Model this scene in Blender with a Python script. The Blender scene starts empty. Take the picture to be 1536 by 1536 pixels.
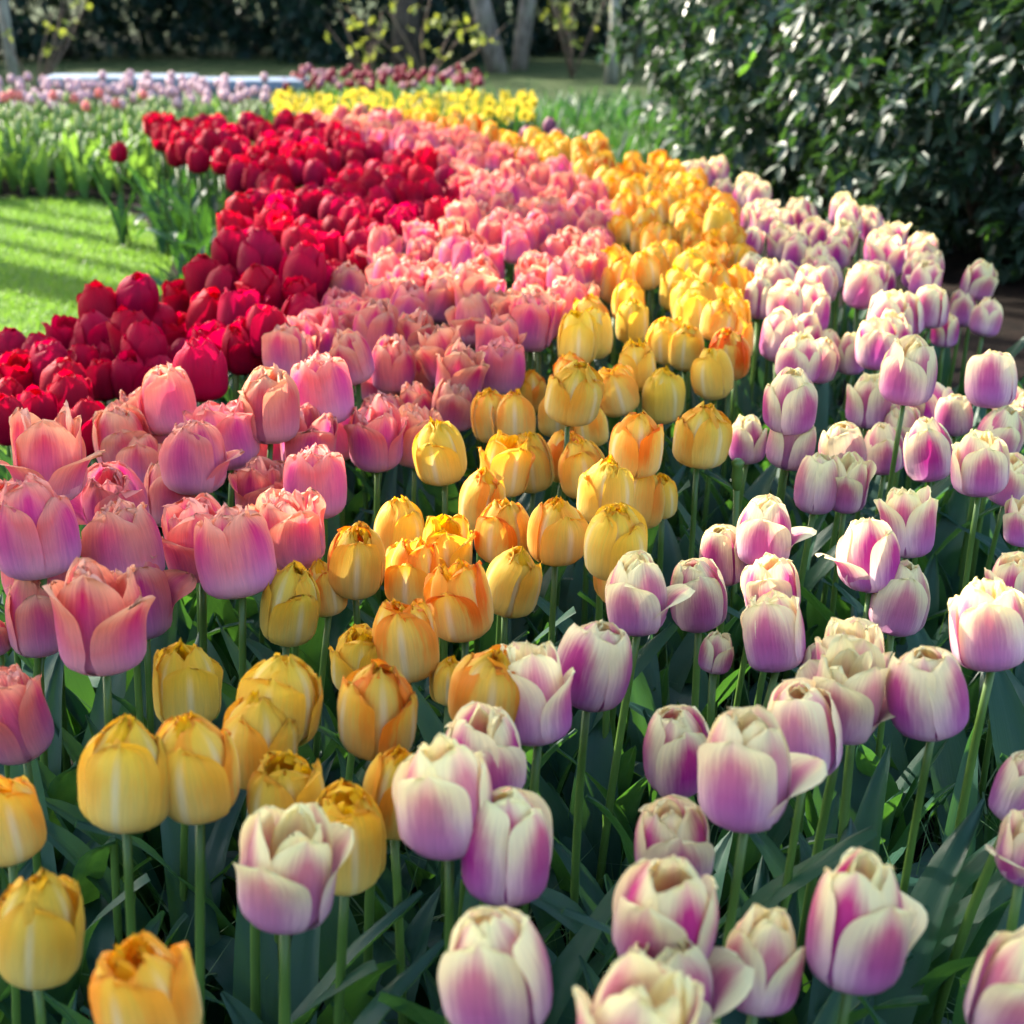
import bpy, math, random
import numpy as np
from mathutils import Vector, Matrix, Euler, noise

R = math.radians
rnd = random.Random(11)
npr = np.random.default_rng(5)
SC = bpy.context.scene
COL = SC.collection

# ------------------------------------------------------------------ camera, world, sun, exposure
CAM_Z, PITCH, FPX = 1.03, R(19.04), 2400.0          # FPX: focal length in pixels of the 1536 px photograph
cam_d = bpy.data.cameras.new('camera')
cam = bpy.data.objects.new('camera', cam_d)
COL.objects.link(cam)
cam.location = (0, 0, CAM_Z)
cam.rotation_euler = (R(90) - PITCH, 0, 0)
cam_d.sensor_width = 36
cam_d.lens = 36 * FPX / 1536
cam_d.clip_start, cam_d.clip_end = 0.02, 500
cam_d.dof.use_dof = True
cam_d.dof.focus_distance = 1.72
cam_d.dof.aperture_fstop = 7.4
SC.camera = cam

SUN_EL = R(33)
SUN_XY = Vector((-0.75, 0.66)).normalized()          # horizontal direction towards the sun
w = bpy.data.worlds.new('World')
SC.world = w
w.use_nodes = True
nt = w.node_tree
sky = nt.nodes.new('ShaderNodeTexSky')
sky.sky_type = 'NISHITA'
sky.sun_disc = False
sky.air_density, sky.dust_density, sky.ozone_density = 0.9, 2.5, 0.6
sky.sun_elevation = SUN_EL
sky.sun_rotation = math.atan2(SUN_XY.x, SUN_XY.y)
bg = nt.nodes['Background']
nt.links.new(sky.outputs[0], bg.inputs[0])
bg.inputs[1].default_value = 0.15
sd = bpy.data.lights.new('sun', 'SUN')
sun = bpy.data.objects.new('sun', sd)
COL.objects.link(sun)
sd.energy, sd.angle, sd.color = 3.9, R(0.55), (1.0, 0.92, 0.78)
sun_dir = Vector((SUN_XY.x * math.cos(SUN_EL), SUN_XY.y * math.cos(SUN_EL), math.sin(SUN_EL)))
sun.rotation_euler = sun_dir.to_track_quat('Z', 'Y').to_euler()
SC.view_settings.view_transform = 'Standard'
SC.view_settings.look = 'None'
SC.view_settings.exposure = 2.3
SC.view_settings.gamma = 1.0
cy = SC.cycles
cy.use_denoising = True
cy.max_bounces, cy.diffuse_bounces, cy.glossy_bounces = 6, 4, 2
cy.transmission_bounces, cy.transparent_max_bounces = 4, 4
cy.caustics_reflective = cy.caustics_refractive = False

# ------------------------------------------------------------------ helpers
def link(o, parent=None):
    COL.objects.link(o)
    if parent: o.parent = parent
    return o

def tag(o, label=None, cat=None, group=None, kind=None):
    for k, v in (('label', label), ('category', cat), ('group', group), ('kind', kind)):
        if v: o[k] = v
    return o

def empty(name, loc=(0, 0, 0), rz=0.0):
    o = bpy.data.objects.new(name, None)
    o.empty_display_size = 0.05
    o.location = loc
    o.rotation_euler = (0, 0, rz)
    return link(o)

def mesh_data(name, V, F, mat, uv=None, smooth=True):
    me = bpy.data.meshes.new(name)
    V = np.asarray(V, dtype=np.float32)
    if isinstance(F, np.ndarray):
        n, k = F.shape
        me.vertices.add(len(V)); me.vertices.foreach_set('co', V.ravel())
        me.loops.add(n * k); me.loops.foreach_set('vertex_index', F.astype(np.int32).ravel())
        me.polygons.add(n)
        me.polygons.foreach_set('loop_start', np.arange(0, n * k, k, dtype=np.int32))
        me.polygons.foreach_set('loop_total', np.full(n, k, dtype=np.int32))
        me.update(calc_edges=True)
    else:
        me.from_pydata(V.tolist(), [], F)
    if uv is not None:
        lay = me.uv_layers.new(name='UVMap')
        vi = np.empty(len(me.loops), dtype=np.int32)
        me.loops.foreach_get('vertex_index', vi)
        lay.data.foreach_set('uv', np.asarray(uv, dtype=np.float32)[vi].ravel())
    me.polygons.foreach_set('use_smooth', np.full(len(me.polygons), smooth))
    me.materials.append(mat)
    me.validate()
    return me

def obj(name, me, parent=None):
    return link(bpy.data.objects.new(name, me), parent)

def grid_faces(nu, nv, off=0):
    i = np.arange(nv - 1)[:, None] * nu + np.arange(nu - 1)[None, :]
    i = i.ravel() + off
    return np.stack([i, i + 1, i + nu + 1, i + nu], 1)

def tube(pts, rads, n=8, cap=True):
    """swept tube through pts"""
    pts = [Vector(p) for p in pts]
    V, F = [], []
    for i, p in enumerate(pts):
        t = (pts[min(i + 1, len(pts) - 1)] - pts[max(i - 1, 0)]).normalized()
        a = t.cross(Vector((0.3, 1, 0.1))).normalized()
        b = t.cross(a)
        for k in range(n):
            an = 2 * math.pi * k / n
            V.append(p + (a * math.cos(an) + b * math.sin(an)) * rads[i])
    for i in range(len(pts) - 1):
        for k in range(n):
            F.append((i * n + k, i * n + (k + 1) % n, (i + 1) * n + (k + 1) % n, (i + 1) * n + k))
    if cap:
        F.append(tuple(range(n))[::-1]); F.append(tuple((len(pts) - 1) * n + k for k in range(n)))
    return [tuple(v) for v in V], F

def join(parts):
    V, F = [], []
    for v, f in parts:
        o = len(V); V += [tuple(x) for x in v]; F += [tuple(i + o for i in q) for q in f]
    return V, F

def box(cx, cy_, cz, sx, sy, sz):
    V = [(cx + a * sx / 2, cy_ + b * sy / 2, cz + c * sz / 2) for c in (-1, 1) for b in (-1, 1) for a in (-1, 1)]
    return V, [(0, 2, 3, 1), (4, 5, 7, 6), (0, 1, 5, 4), (2, 6, 7, 3), (0, 4, 6, 2), (1, 3, 7, 5)]

def ss(a, b, x):
    t = min(1, max(0, (x - a) / (b - a)))
    return t * t * (3 - 2 * t)

def ray(px, py):
    d = Vector(((px - 768) / FPX, -(py - 768) / FPX, -1))
    return Matrix.Rotation(R(90) - PITCH, 3, 'X') @ d       # axial depth 1

def at_height(px, py, h):
    d = ray(px, py)
    t = (h - CAM_Z) / d.z
    return Vector((0, 0, CAM_Z)) + d * t, t

def project(p):
    q = Matrix.Rotation(-(R(90) - PITCH), 3, 'X') @ (Vector(p) - Vector((0, 0, CAM_Z)))
    return 768 + FPX * q.x / -q.z, 768 - FPX * q.y / -q.z, -q.z

# ------------------------------------------------------------------ materials
class NB:
    def __init__(s, name):
        s.m = bpy.data.materials.new(name); s.m.use_nodes = True
        s.t = s.m.node_tree; s.t.nodes.clear()
        s.out = s.n('ShaderNodeOutputMaterial')
    def n(s, ty, **k):
        x = s.t.nodes.new(ty)
        for a, b in k.items(): setattr(x, a, b)
        return x
    def l(s, a, b): s.t.links.new(a, b)
    def put(s, sock, v):
        if hasattr(v, 'is_output'): s.l(v, sock)
        elif isinstance(v, (tuple, list)) and len(v) == 3 and sock.type == 'RGBA': sock.default_value = (*v, 1)
        else: sock.default_value = v
    def math(s, op, a, b=0.0, c=0.0, clamp=False):
        x = s.n('ShaderNodeMath', operation=op, use_clamp=clamp)
        s.put(x.inputs[0], a); s.put(x.inputs[1], b); s.put(x.inputs[2], c)
        return x.outputs[0]
    def mr(s, v, a, b, c=0.0, d=1.0, smooth=True):
        x = s.n('ShaderNodeMapRange', interpolation_type='SMOOTHSTEP' if smooth else 'LINEAR')
        s.put(x.inputs[0], v); s.put(x.inputs[1], a); s.put(x.inputs[2], b); s.put(x.inputs[3], c); s.put(x.inputs[4], d)
        return x.outputs[0]
    def mix(s, f, a, b, mode='MIX'):
        x = s.n('ShaderNodeMix', data_type='RGBA', blend_type=mode)
        s.put(x.inputs[0], f); s.put(x.inputs[6], a); s.put(x.inputs[7], b)
        return x.outputs[2]
    def ramp(s, f, stops):
        x = s.n('ShaderNodeValToRGB')
        e = x.color_ramp.elements
        while len(e) < len(stops): e.new(0.5)
        for el, (p, c) in zip(e, stops): el.position = p; el.color = (*c, 1)
        s.put(x.inputs[0], f)
        return x.outputs[0]
    def noise(s, vec, scale, detail=3, rough=0.55):
        x = s.n('ShaderNodeTexNoise')
        if vec is not None: s.l(vec, x.inputs['Vector'])
        x.inputs['Scale'].default_value = scale; x.inputs['Detail'].default_value = detail; x.inputs['Roughness'].default_value = rough
        return x.outputs[0]
    def comb(s, x, y, z=0.0):
        c = s.n('ShaderNodeCombineXYZ')
        s.put(c.inputs[0], x); s.put(c.inputs[1], y); s.put(c.inputs[2], z)
        return c.outputs[0]
    def uv(s):
        x = s.n('ShaderNodeUVMap'); sp = s.n('ShaderNodeSeparateXYZ'); s.l(x.outputs[0], sp.inputs[0])
        return sp.outputs[0], sp.outputs[1]
    def rand(s): return s.n('ShaderNodeObjectInfo').outputs['Random']
    def pos(s): return s.n('ShaderNodeNewGeometry').outputs['Position']
    def island(s): return s.n('ShaderNodeNewGeometry').outputs['Random Per Island']
    def bump(s, h, strength, dist=0.001):
        x = s.n('ShaderNodeBump'); x.inputs['Strength'].default_value = strength; x.inputs['Distance'].default_value = dist
        s.l(h, x.inputs['Height']); return x.outputs[0]
    def finish(s, col, rough=0.5, spec=0.3, trans=0.0, tcol=None, normal=None, sheen=0.0):
        p = s.n('ShaderNodeBsdfPrincipled')
        s.put(p.inputs['Base Color'], col); s.put(p.inputs['Roughness'], rough); s.put(p.inputs['Specular IOR Level'], spec)
        s.put(p.inputs['Sheen Weight'], sheen)
        if normal is not None: s.l(normal, p.inputs['Normal'])
        if trans > 0:
            t = s.n('ShaderNodeBsdfTranslucent'); s.put(t.inputs[0], tcol if tcol is not None else col)
            if normal is not None: s.l(normal, t.inputs['Normal'])
            mx = s.n('ShaderNodeMixShader'); mx.inputs[0].default_value = trans
            s.l(p.outputs[0], mx.inputs[1]); s.l(t.outputs[0], mx.inputs[2]); s.l(mx.outputs[0], s.out.inputs[0])
        else:
            s.l(p.outputs[0], s.out.inputs[0])
        return s.m

def petal_material(name, margin, flame, fl_w, inner=False, midrib=None, streak=None, trans=0.36, sat=1.15, sheen=.06, spec=.22, hv=.012):
    """margin / flame: colours from petal base to tip; the flame runs up the middle"""
    b = NB(name)
    u, v = b.uv()
    rd = b.rand()
    au = b.math('ABSOLUTE', b.math('MULTIPLY_ADD', u, 2.0, -1.0))
    sv = b.comb(b.math('MULTIPLY_ADD', u, 9.0, b.math('MULTIPLY', rd, 40.0)), b.math('MULTIPLY', v, 1.1), rd)
    ns = b.noise(sv, 2.4, 4, 0.6)                              # fine lengthwise streaks
    soft = b.noise(b.comb(b.math('MULTIPLY_ADD', u, 2.0, b.math('MULTIPLY', rd, 17.0)), v, rd), 2.0, 2)
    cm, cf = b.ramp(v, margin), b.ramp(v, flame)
    width = b.ramp(v, [(0.0, (fl_w * 1.1,) * 3), (0.35, (fl_w,) * 3), (0.7, (fl_w * 0.8,) * 3), (0.93, (fl_w * 0.22,) * 3), (1.0, (0.0,) * 3)])
    edge = b.math('ADD', au, b.math('MULTIPLY_ADD', ns, 0.5, b.math('MULTIPLY_ADD', soft, 0.3, -0.40)))
    d = b.math('SUBTRACT', width, edge)
    f = b.mr(d, -0.40, 0.40)
    f = b.math('MULTIPLY', f, b.mr(rd, 0.0, 1.0, 0.80, 1.0, False))
    oi = b.n('ShaderNodeObjectInfo'); sp = b.n('ShaderNodeSeparateColor'); b.l(oi.outputs['Color'], sp.inputs[0])
    va, vb, vc = sp.outputs[0], sp.outputs[1], sp.outputs[2]
    f = b.math('MULTIPLY', f, b.mr(vb, 0.0, 1.0, 0.78, 1.1, False))
    col = b.mix(f, cm, cf)
    if streak is not None:
        e = b.math('MULTIPLY', b.mr(b.math('ADD', au, b.math('MULTIPLY_ADD', ns, 0.9, b.math('MULTIPLY', soft, 0.9))), 1.12, 1.66), b.mr(v, 0.12, 0.65))
        e = b.math('MULTIPLY', e, b.math('MULTIPLY', b.mr(rd, 0.0, 1.0, 0.3, 1.0, False), b.mr(va, 0.0, 1.0, 1.1, 0.3, False)))
        col = b.mix(e, col, streak)
    if midrib is not None:
        mm = b.math('MULTIPLY', b.mr(au, 0.16, 0.02), b.mr(v, 0.98, 0.55))
        col = b.mix(b.math('MULTIPLY', mm, 0.75), col, midrib)
    fine = b.noise(b.comb(b.math('MULTIPLY_ADD', u, 34.0, b.math('MULTIPLY', rd, 60.0)), b.math('MULTIPLY', v, 1.6), rd), 2.0, 3, 0.6)
    val = b.math('MULTIPLY_ADD', ns, 0.36, b.math('MULTIPLY_ADD', fine, 0.30, 0.67))
    val = b.math('MULTIPLY', val, b.mr(vc, 0.0, 1.0, 0.84, 1.10, False))
    col = b.mix(1.0, col, b.comb(val, val, val), 'MULTIPLY')
    hs = b.n('ShaderNodeHueSaturation'); hs.inputs['Saturation'].default_value = sat; b.l(col, hs.inputs['Color'])
    b.put(hs.inputs['Hue'], b.mr(va, 0.0, 1.0, 0.5 - hv, 0.5 + hv * .6, False))
    col = hs.outputs[0]
    nrm = b.bump(b.math('ADD', ns, fine), 0.45, 0.0012)
    return b.finish(col, 0.55, spec, trans, hs.outputs[0], nrm, sheen)

PM = {}
PM['purple'] = (
    petal_material('petal_purple_cream',
        [(0.0, (.62, .43, .62)), (.22, (.73, .49, .60)), (.46, (.86, .63, .60)), (.70, (.91, .79, .51)), (1, (.94, .86, .49))],
        [(0.0, (.56, .38, .60)), (.22, (.54, .23, .49)), (.52, (.49, .09, .30)), (.8, (.60, .11, .25)), (1, (.84, .50, .44))], .64, trans=.40),
    petal_material('inner_petal_purple_cream',
        [(0.0, (.72, .44, .38)), (.4, (.88, .62, .40)), (.75, (.93, .82, .45)), (1, (.94, .87, .50))],
        [(0.0, (.60, .30, .40)), (.4, (.82, .42, .38)), (.8, (.88, .62, .42)), (1, (.92, .80, .5))], .42, trans=.36))
PM['pink'] = (
    petal_material('petal_salmon_pink',
        [(0.0, (.84, .70, .74)), (.2, (.78, .47, .56)), (.48, (.83, .31, .33)), (.78, (.88, .32, .25)), (1, (.92, .50, .34))],
        [(0.0, (.78, .60, .72)), (.25, (.66, .33, .51)), (.55, (.64, .16, .31)), (.85, (.68, .08, .19)), (1, (.84, .31, .27))], .46, trans=.42, hv=.026),
    petal_material('inner_petal_salmon_pink',
        [(0.0, (.82, .50, .42)), (.45, (.84, .36, .32)), (.8, (.88, .42, .33)), (1, (.90, .52, .40))],
        [(0.0, (.8, .42, .4)), (.5, (.72, .22, .30)), (.85, (.74, .15, .24)), (1, (.84, .38, .33))], .34, trans=.45, hv=.026))
PM['yellow'] = (
    petal_material('petal_golden_yellow',
        [(0.0, (.86, .72, .28)), (.3, (.91, .69, .18)), (.7, (.92, .63, .10)), (1, (.93, .58, .07))],
        [(0.0, (.87, .75, .38)), (.3, (.91, .72, .26)), (.75, (.92, .64, .13)), (1, (.93, .60, .08))], .5,
        midrib=(.90, .80, .46), streak=(.88, .22, .04), trans=.42, sat=1.05),
    petal_material('inner_petal_golden_yellow',
        [(0.0, (.86, .54, .06)), (.5, (.90, .54, .045)), (1, (.92, .56, .045))],
        [(0.0, (.87, .50, .05)), (.5, (.88, .42, .04)), (1, (.92, .52, .045))], .4,
        streak=(.88, .36, .04), trans=.45, sat=1.05))
PM['red'] = (
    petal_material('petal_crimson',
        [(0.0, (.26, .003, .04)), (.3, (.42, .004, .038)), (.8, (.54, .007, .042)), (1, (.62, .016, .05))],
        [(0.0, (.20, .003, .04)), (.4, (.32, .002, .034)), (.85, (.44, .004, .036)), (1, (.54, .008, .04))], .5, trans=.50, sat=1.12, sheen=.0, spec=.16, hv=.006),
    petal_material('inner_petal_crimson',
        [(0.0, (.42, .006, .02)), (.5, (.50, .008, .025)), (1, (.58, .015, .04))],
        [(0.0, (.36, .004, .02)), (.5, (.44, .006, .03)), (1, (.52, .01, .03))], .4, trans=.50, sat=1.12, sheen=.0, spec=.16, hv=.006))

def leaf_material(name, col, col2, tcol, rough=0.42, spec=0.5, trans=0.22, vein=14.0):
    b = NB(name)
    u, v = b.uv()
    rd = b.rand()
    lines = b.noise(b.comb(b.math('MULTIPLY_ADD', u, vein, b.math('MULTIPLY', rd, 30.0)), b.math('MULTIPLY', v, 0.8), rd), 2.0, 3)
    blot = b.noise(b.n('ShaderNodeTexCoord').outputs['Object'], 22.0, 3)
    f = b.math('MULTIPLY_ADD', lines, 0.55, b.math('MULTIPLY_ADD', blot, 0.5, b.math('MULTIPLY_ADD', rd, 0.5, -0.27)), True)
    c = b.mix(f, col, col2)
    rg = b.mr(blot, 0.3, 0.7, rough - .08, rough + .14)
    return b.finish(c, rg, spec, trans, tcol, b.bump(lines, 0.3, 0.0012))

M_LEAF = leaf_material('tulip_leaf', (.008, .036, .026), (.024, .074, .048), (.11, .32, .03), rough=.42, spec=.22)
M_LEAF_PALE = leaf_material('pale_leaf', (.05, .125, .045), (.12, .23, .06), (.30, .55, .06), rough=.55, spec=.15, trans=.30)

b = NB('tulip_stem')
rd = b.rand()
ns = b.noise(b.n('ShaderNodeTexCoord').outputs['Object'], 30, 2)
c = b.mix(b.math('MULTIPLY_ADD', rd, .6, b.math('MULTIPLY', ns, .4)), (.040, .095, .018), (.095, .175, .030))
M_STEM = b.finish(c, .42, .4, .12, (.25, .5, .08))

def foliage_material(name, c1, c2, tcol, rough=.35, spec=.5, trans=.2):
    b = NB(name)
    r = b.island()
    c = b.mix(r, c1, c2)
    return b.finish(c, b.math('MULTIPLY_ADD', r, .2, rough - .1), spec, trans, tcol)

M_RHODO = foliage_material('rhododendron_leaf', (.012, .036, .022), (.038, .078, .044), (.12, .30, .04), .48, .6, .13)
M_RHODO_NEW = foliage_material('fresh_leaf', (.06, .17, .025), (.11, .26, .04), (.2, .45, .04), .4, .4, .3)
M_YEW = foliage_material('dark_evergreen_leaf', (.004, .016, .012), (.012, .032, .020), (.03, .10, .02), .6, .18, .10)
M_SPRAY = foliage_material('yellow_spring_leaf', (.18, .24, .03), (.32, .36, .05), (.4, .45, .05), .5, .3, .35)
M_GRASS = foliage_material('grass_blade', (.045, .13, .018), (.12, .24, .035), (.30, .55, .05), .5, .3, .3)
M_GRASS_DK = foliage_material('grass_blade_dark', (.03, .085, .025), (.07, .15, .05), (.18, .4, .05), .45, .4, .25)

def bark(name, c1, c2, sc=9.0):
    b = NB(name)
    tc = b.n('ShaderNodeTexCoord').outputs['Object']
    mp = b.n('ShaderNodeMapping'); mp.inputs['Scale'].default_value = (1, 1, .22); b.l(tc, mp.inputs[0])
    n1 = b.noise(mp.outputs[0], sc * 3, 5, .65)
    n2 = b.noise(tc, sc * .5, 3)
    c = b.mix(b.mr(n1, .35, .65), c1, c2)
    c = b.mix(b.mr(n2, .5, .7, 0, .5), c, (.10, .13, .06))
    return b.finish(c, .85, .2, normal=b.bump(n1, .8, .02))

M_BARK = bark('bark_grey', (.10, .085, .07), (.26, .23, .19))
M_BARK_DK = bark('bark_dark', (.035, .028, .022), (.10, .08, .06))
M_BARK_PALE = bark('bark_pale', (.17, .17, .13), (.32, .31, .25), 5.0)
M_TWIG = bark('twig_bark', (.09, .06, .045), (.20, .14, .10), 20)

b = NB('soil')
p = b.pos()
n1 = b.noise(p, 40, 6, .7); n2 = b.noise(p, 7, 3)
c = b.mix(b.mr(n1, .35, .7), (.006, .0045, .004), (.022, .015, .011))
c = b.mix(b.mr(n2, .5, .75, 0, .6), c, (.03, .018, .014))
M_SOIL = b.finish(c, .95, .1, normal=b.bump(n1, 1, .02))

def turf(name, c1, c2, c3):
    b = NB(name)
    p = b.pos()
    n1 = b.noise(p, 160, 4, .7); n2 = b.noise(p, 2.2, 4); n3 = b.noise(p, 18, 4)
    c = b.mix(b.mr(n1, .3, .7), c1, c2)
    c = b.mix(b.math('MULTIPLY', b.mr(n2, .4, .7), .6), c, c3)
    c = b.mix(b.math('MULTIPLY', b.mr(n3, .5, .75), .35), c, c1)
    return b.finish(c, .9, .1, normal=b.bump(n1, .8, .01))
M_LAWN = turf('lawn_turf', (.07, .16, .02), (.15, .26, .04), (.19, .27, .05))
M_FIELD = turf('ground_turf', (.016, .032, .010), (.045, .075, .02), (.055, .07, .025))
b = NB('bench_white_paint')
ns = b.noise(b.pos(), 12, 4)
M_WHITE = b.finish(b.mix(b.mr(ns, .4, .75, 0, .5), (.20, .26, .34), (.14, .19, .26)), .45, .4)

# ------------------------------------------------------------------ setting: ground, lawn, soil
def sheet(name, poly, z, mat, kind='structure'):
    me = bpy.data.meshes.new(name)
    me.from_pydata([(x, y, z) for x, y in poly], [], [tuple(range(len(poly)))])
    me.materials.append(mat)
    o = obj(name, me)
    o['kind'] = kind
    return o
sheet('ground', [(-200, -40), (200, -40), (200, 300), (-200, 300)], 0.0, M_FIELD)
BED = [(-1.25, .25), (2.2, .25), (2.2, 5.0), (1.3, 6.9), (.8, 8.2), (-.2, 7.4), (-1.5, 7.3), (-1.85, 7.2), (-1.55, 6.7), (-1.25, 5.9), (-1.12, 5.0), (-1.06, 3.9), (-1.06, 3.0), (-1.25, 2.2)]
sheet('flower_bed_soil', BED, .008, M_SOIL)
LAWN = [(-9, 1.5), (-1.26, 1.5), (-1.24, 2.2), (-1.05, 3.0), (-1.05, 3.9), (-1.11, 5.0), (-1.24, 5.9), (-1.54, 6.7), (-1.9, 7.3), (-9, 7.3)]
sheet('lawn', LAWN, .004, M_LAWN)
sheet('far_lawn', [(.15, 8.0), (.75, 8.3), (1.2, 10.0), (.9, 10.4), (.2, 10.2)], .006, M_LAWN)
sheet('far_bed_soil', [(-6, 7.28), (-1.92, 7.28), (-1.4, 7.2), (-.1, 7.3), (.1, 9.6), (-.3, 12.2), (-6, 11.5)], .010, M_SOIL)

def inside(p, poly):
    x, y = p; c = False
    for i in range(len(poly)):
        x1, y1 = poly[i]; x2, y2 = poly[i - 1]
        if (y1 > y) != (y2 > y) and x < (x2 - x1) * (y - y1) / (y2 - y1) + x1: c = not c
    return c

def blades(name, pts, hmin, hmax, wd, mat, lean=.5):
    """many grass blades, one object"""
    n = len(pts); P = np.array(pts, dtype=np.float32)
    a = npr.uniform(0, 2 * np.pi, n); h = npr.uniform(hmin, hmax, n); ln = npr.uniform(.1, lean, n) * h
    d = np.stack([np.cos(a), np.sin(a)], 1); s = np.stack([-np.sin(a), np.cos(a)], 1) * wd * npr.uniform(.6, 1.3, n)[:, None]
    z0 = np.full(n, .004)
    def v3(xy, z): return np.concatenate([xy, z[:, None]], 1)
    V = np.stack([v3(P - s, z0), v3(P + s, z0), v3(P + d * ln[:, None] * .35 + s * .8, h * .6), v3(P + d * ln[:, None] * .35 - s * .8, h * .6),
                  v3(P + d * ln[:, None], h * (1 - .25 * ln / h))], 1).reshape(-1, 3)
    k = np.arange(n) * 5
    Q = [tuple(x) for x in np.stack([k, k + 1, k + 2, k + 3], 1).tolist()] + [tuple(x) for x in np.stack([k + 3, k + 2, k + 4], 1).tolist()]
    o = obj(name, mesh_data(name, V, Q, mat, smooth=False))
    o['kind'] = 'stuff'
    return o

def scatter(n, x0, x1, y0, y1, ok):
    out = []
    while len(out) < n:
        p = (rnd.uniform(x0, x1), rnd.uniform(y0, y1))
        if ok(p): out.append(p)
    return out
o = blades('lawn_grass', scatter(60000, -3.4, -1.0, 3.2, 7.3, lambda p: inside(p, LAWN)), .012, .035, .0022, M_GRASS, .8)
tag(o, 'short mown sunlit grass of the lawn beside the red tulips', 'grass')
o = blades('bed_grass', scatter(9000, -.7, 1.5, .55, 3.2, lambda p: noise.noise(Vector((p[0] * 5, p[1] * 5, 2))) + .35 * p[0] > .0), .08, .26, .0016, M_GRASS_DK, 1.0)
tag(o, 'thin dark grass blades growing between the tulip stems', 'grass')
o = blades('side_grass', scatter(9000, .55, 2.2, 1.3, 4.2, lambda p: p[0] > .36 * p[1] + .05), .04, .13, .002, M_GRASS, .9)
tag(o, 'shaded green grass between the purple tulips and the rhododendrons', 'grass')
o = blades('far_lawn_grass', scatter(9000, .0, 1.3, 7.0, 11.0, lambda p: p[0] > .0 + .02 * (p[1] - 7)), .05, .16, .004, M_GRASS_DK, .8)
tag(o, 'long bright grass beyond the tulip bed beside the daffodils', 'grass')

# ------------------------------------------------------------------ leaf clouds for shrubs and trees
def leaf_cloud(C, D, L, W, fold=.25, droop=.25):
    """one folded leaf per row: base C, direction D, length L, width W -> V, F (two quads + two tips)"""
    n = len(C)
    D = D / np.linalg.norm(D, axis=1, keepdims=True)
    up = np.tile(np.array([[0, 0, 1.0]]), (n, 1)) + npr.normal(0, .35, (n, 3))
    S = np.cross(D, up); S /= np.linalg.norm(S, axis=1, keepdims=True) + 1e-9
    N = np.cross(S, D)
    L = L[:, None]; W = W[:, None]
    mid = lambda t: C + D * L * t - np.array([[0, 0, 1.0]]) * L * droop * t * t
    V = [C]
    for t, k in ((.3, .8), (.62, 1.0)):
        V += [mid(t) - S * W * k + N * W * fold, mid(t), mid(t) + S * W * k + N * W * fold]
    V += [mid(1.0)]
    V = np.stack(V, 1).reshape(-1, 3)
    i = np.arange(n)[:, None] * 8
    Q = np.concatenate([i + np.array([[1, 2, 5, 4]]), i + np.array([[2, 3, 6, 5]])])
    T = np.concatenate([i + np.array([[0, 2, 1]]), i + np.array([[0, 3, 2]]), i + np.array([[4, 5, 7]]), i + np.array([[5, 6, 7]])])
    return V, [tuple(q) for q in Q.tolist()] + [tuple(q) for q in T.tolist()]

def whorls(P, A, k, L, W, spread=1.0):
    """k leaves round each shoot tip P with axis A"""
    n = len(P)
    A = A / np.linalg.norm(A, axis=1, keepdims=True)
    t = np.cross(A, np.array([[.31, .2, .93]])); t /= np.linalg.norm(t, axis=1, keepdims=True) + 1e-9
    b_ = np.cross(A, t)
    C, D, LL, WW = [], [], [], []
    ph = npr.uniform(0, 6.28, n)
    for j in range(k):
        an = ph + 6.283 * j / k + npr.normal(0, .2, n)
        out = t * np.cos(an)[:, None] + b_ * np.sin(an)[:, None]
        C.append(P - A * npr.uniform(0, .03, n)[:, None])
        D.append(out * spread + A * npr.uniform(.1, .7, n)[:, None])
        LL.append(L * npr.uniform(.65, 1.2, n)); WW.append(W * npr.uniform(.75, 1.2, n))
    return np.concatenate(C), np.concatenate(D), np.concatenate(LL), np.concatenate(WW)

def lumpy(center, rad, n, amp=.35, freq=1.6, seed=0, zmin=.05, layers=(.62, 1.0)):
    """shoot tips spread through the outer shell of an uneven crown"""
    out, ax = [], []
    c = Vector(center)
    while len(out) < n:
        d = Vector((rnd.gauss(0, 1), rnd.gauss(0, 1), rnd.gauss(0, 1))).normalized()
        k = 1 + amp * noise.noise(d * freq + Vector((seed * 7.3, seed, 0))) + amp * .7 * noise.noise(d * freq * 2.7 + Vector((0, seed * 3.1, 5)))
        q = rnd.uniform(*layers)
        p = Vector((d.x * rad[0], d.y * rad[1], d.z * rad[2])) * k * q + c
        if p.z < zmin: continue
        if noise.noise(p * 2.6 + Vector((seed, 0, 0))) < -.32: continue      # gaps
        out.append(p); ax.append((d * .9 + Vector((rnd.gauss(0, .35), rnd.gauss(0, .35), rnd.gauss(.35, .35)))).normalized())
    return np.array(out), np.array(ax)

def limbs(center, rad, n, r0, seed):
    q = random.Random(seed); parts = []
    base = Vector((center[0], center[1], 0))
    for k in range(n):
        an = 6.283 * k / n + q.uniform(-.4, .4)
        tip = Vector((center[0] + math.cos(an) * rad[0] * q.uniform(.5, .92), center[1] + math.sin(an) * rad[1] * q.uniform(.5, .92), center[2] + rad[2] * q.uniform(-.5, .75)))
        st = base + Vector((math.cos(an) * .05, math.sin(an) * .05, 0))
        midp = st.lerp(tip, .5) + Vector((q.gauss(0, .08), q.gauss(0, .08), q.uniform(.0, .2)))
        parts.append(tube([st, st.lerp(midp, .5), midp, midp.lerp(tip, .5) + Vector((0, 0, .05)), tip], [r0, r0 * .85, r0 * .65, r0 * .45, r0 * .2], 6))
    return join(parts)

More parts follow.
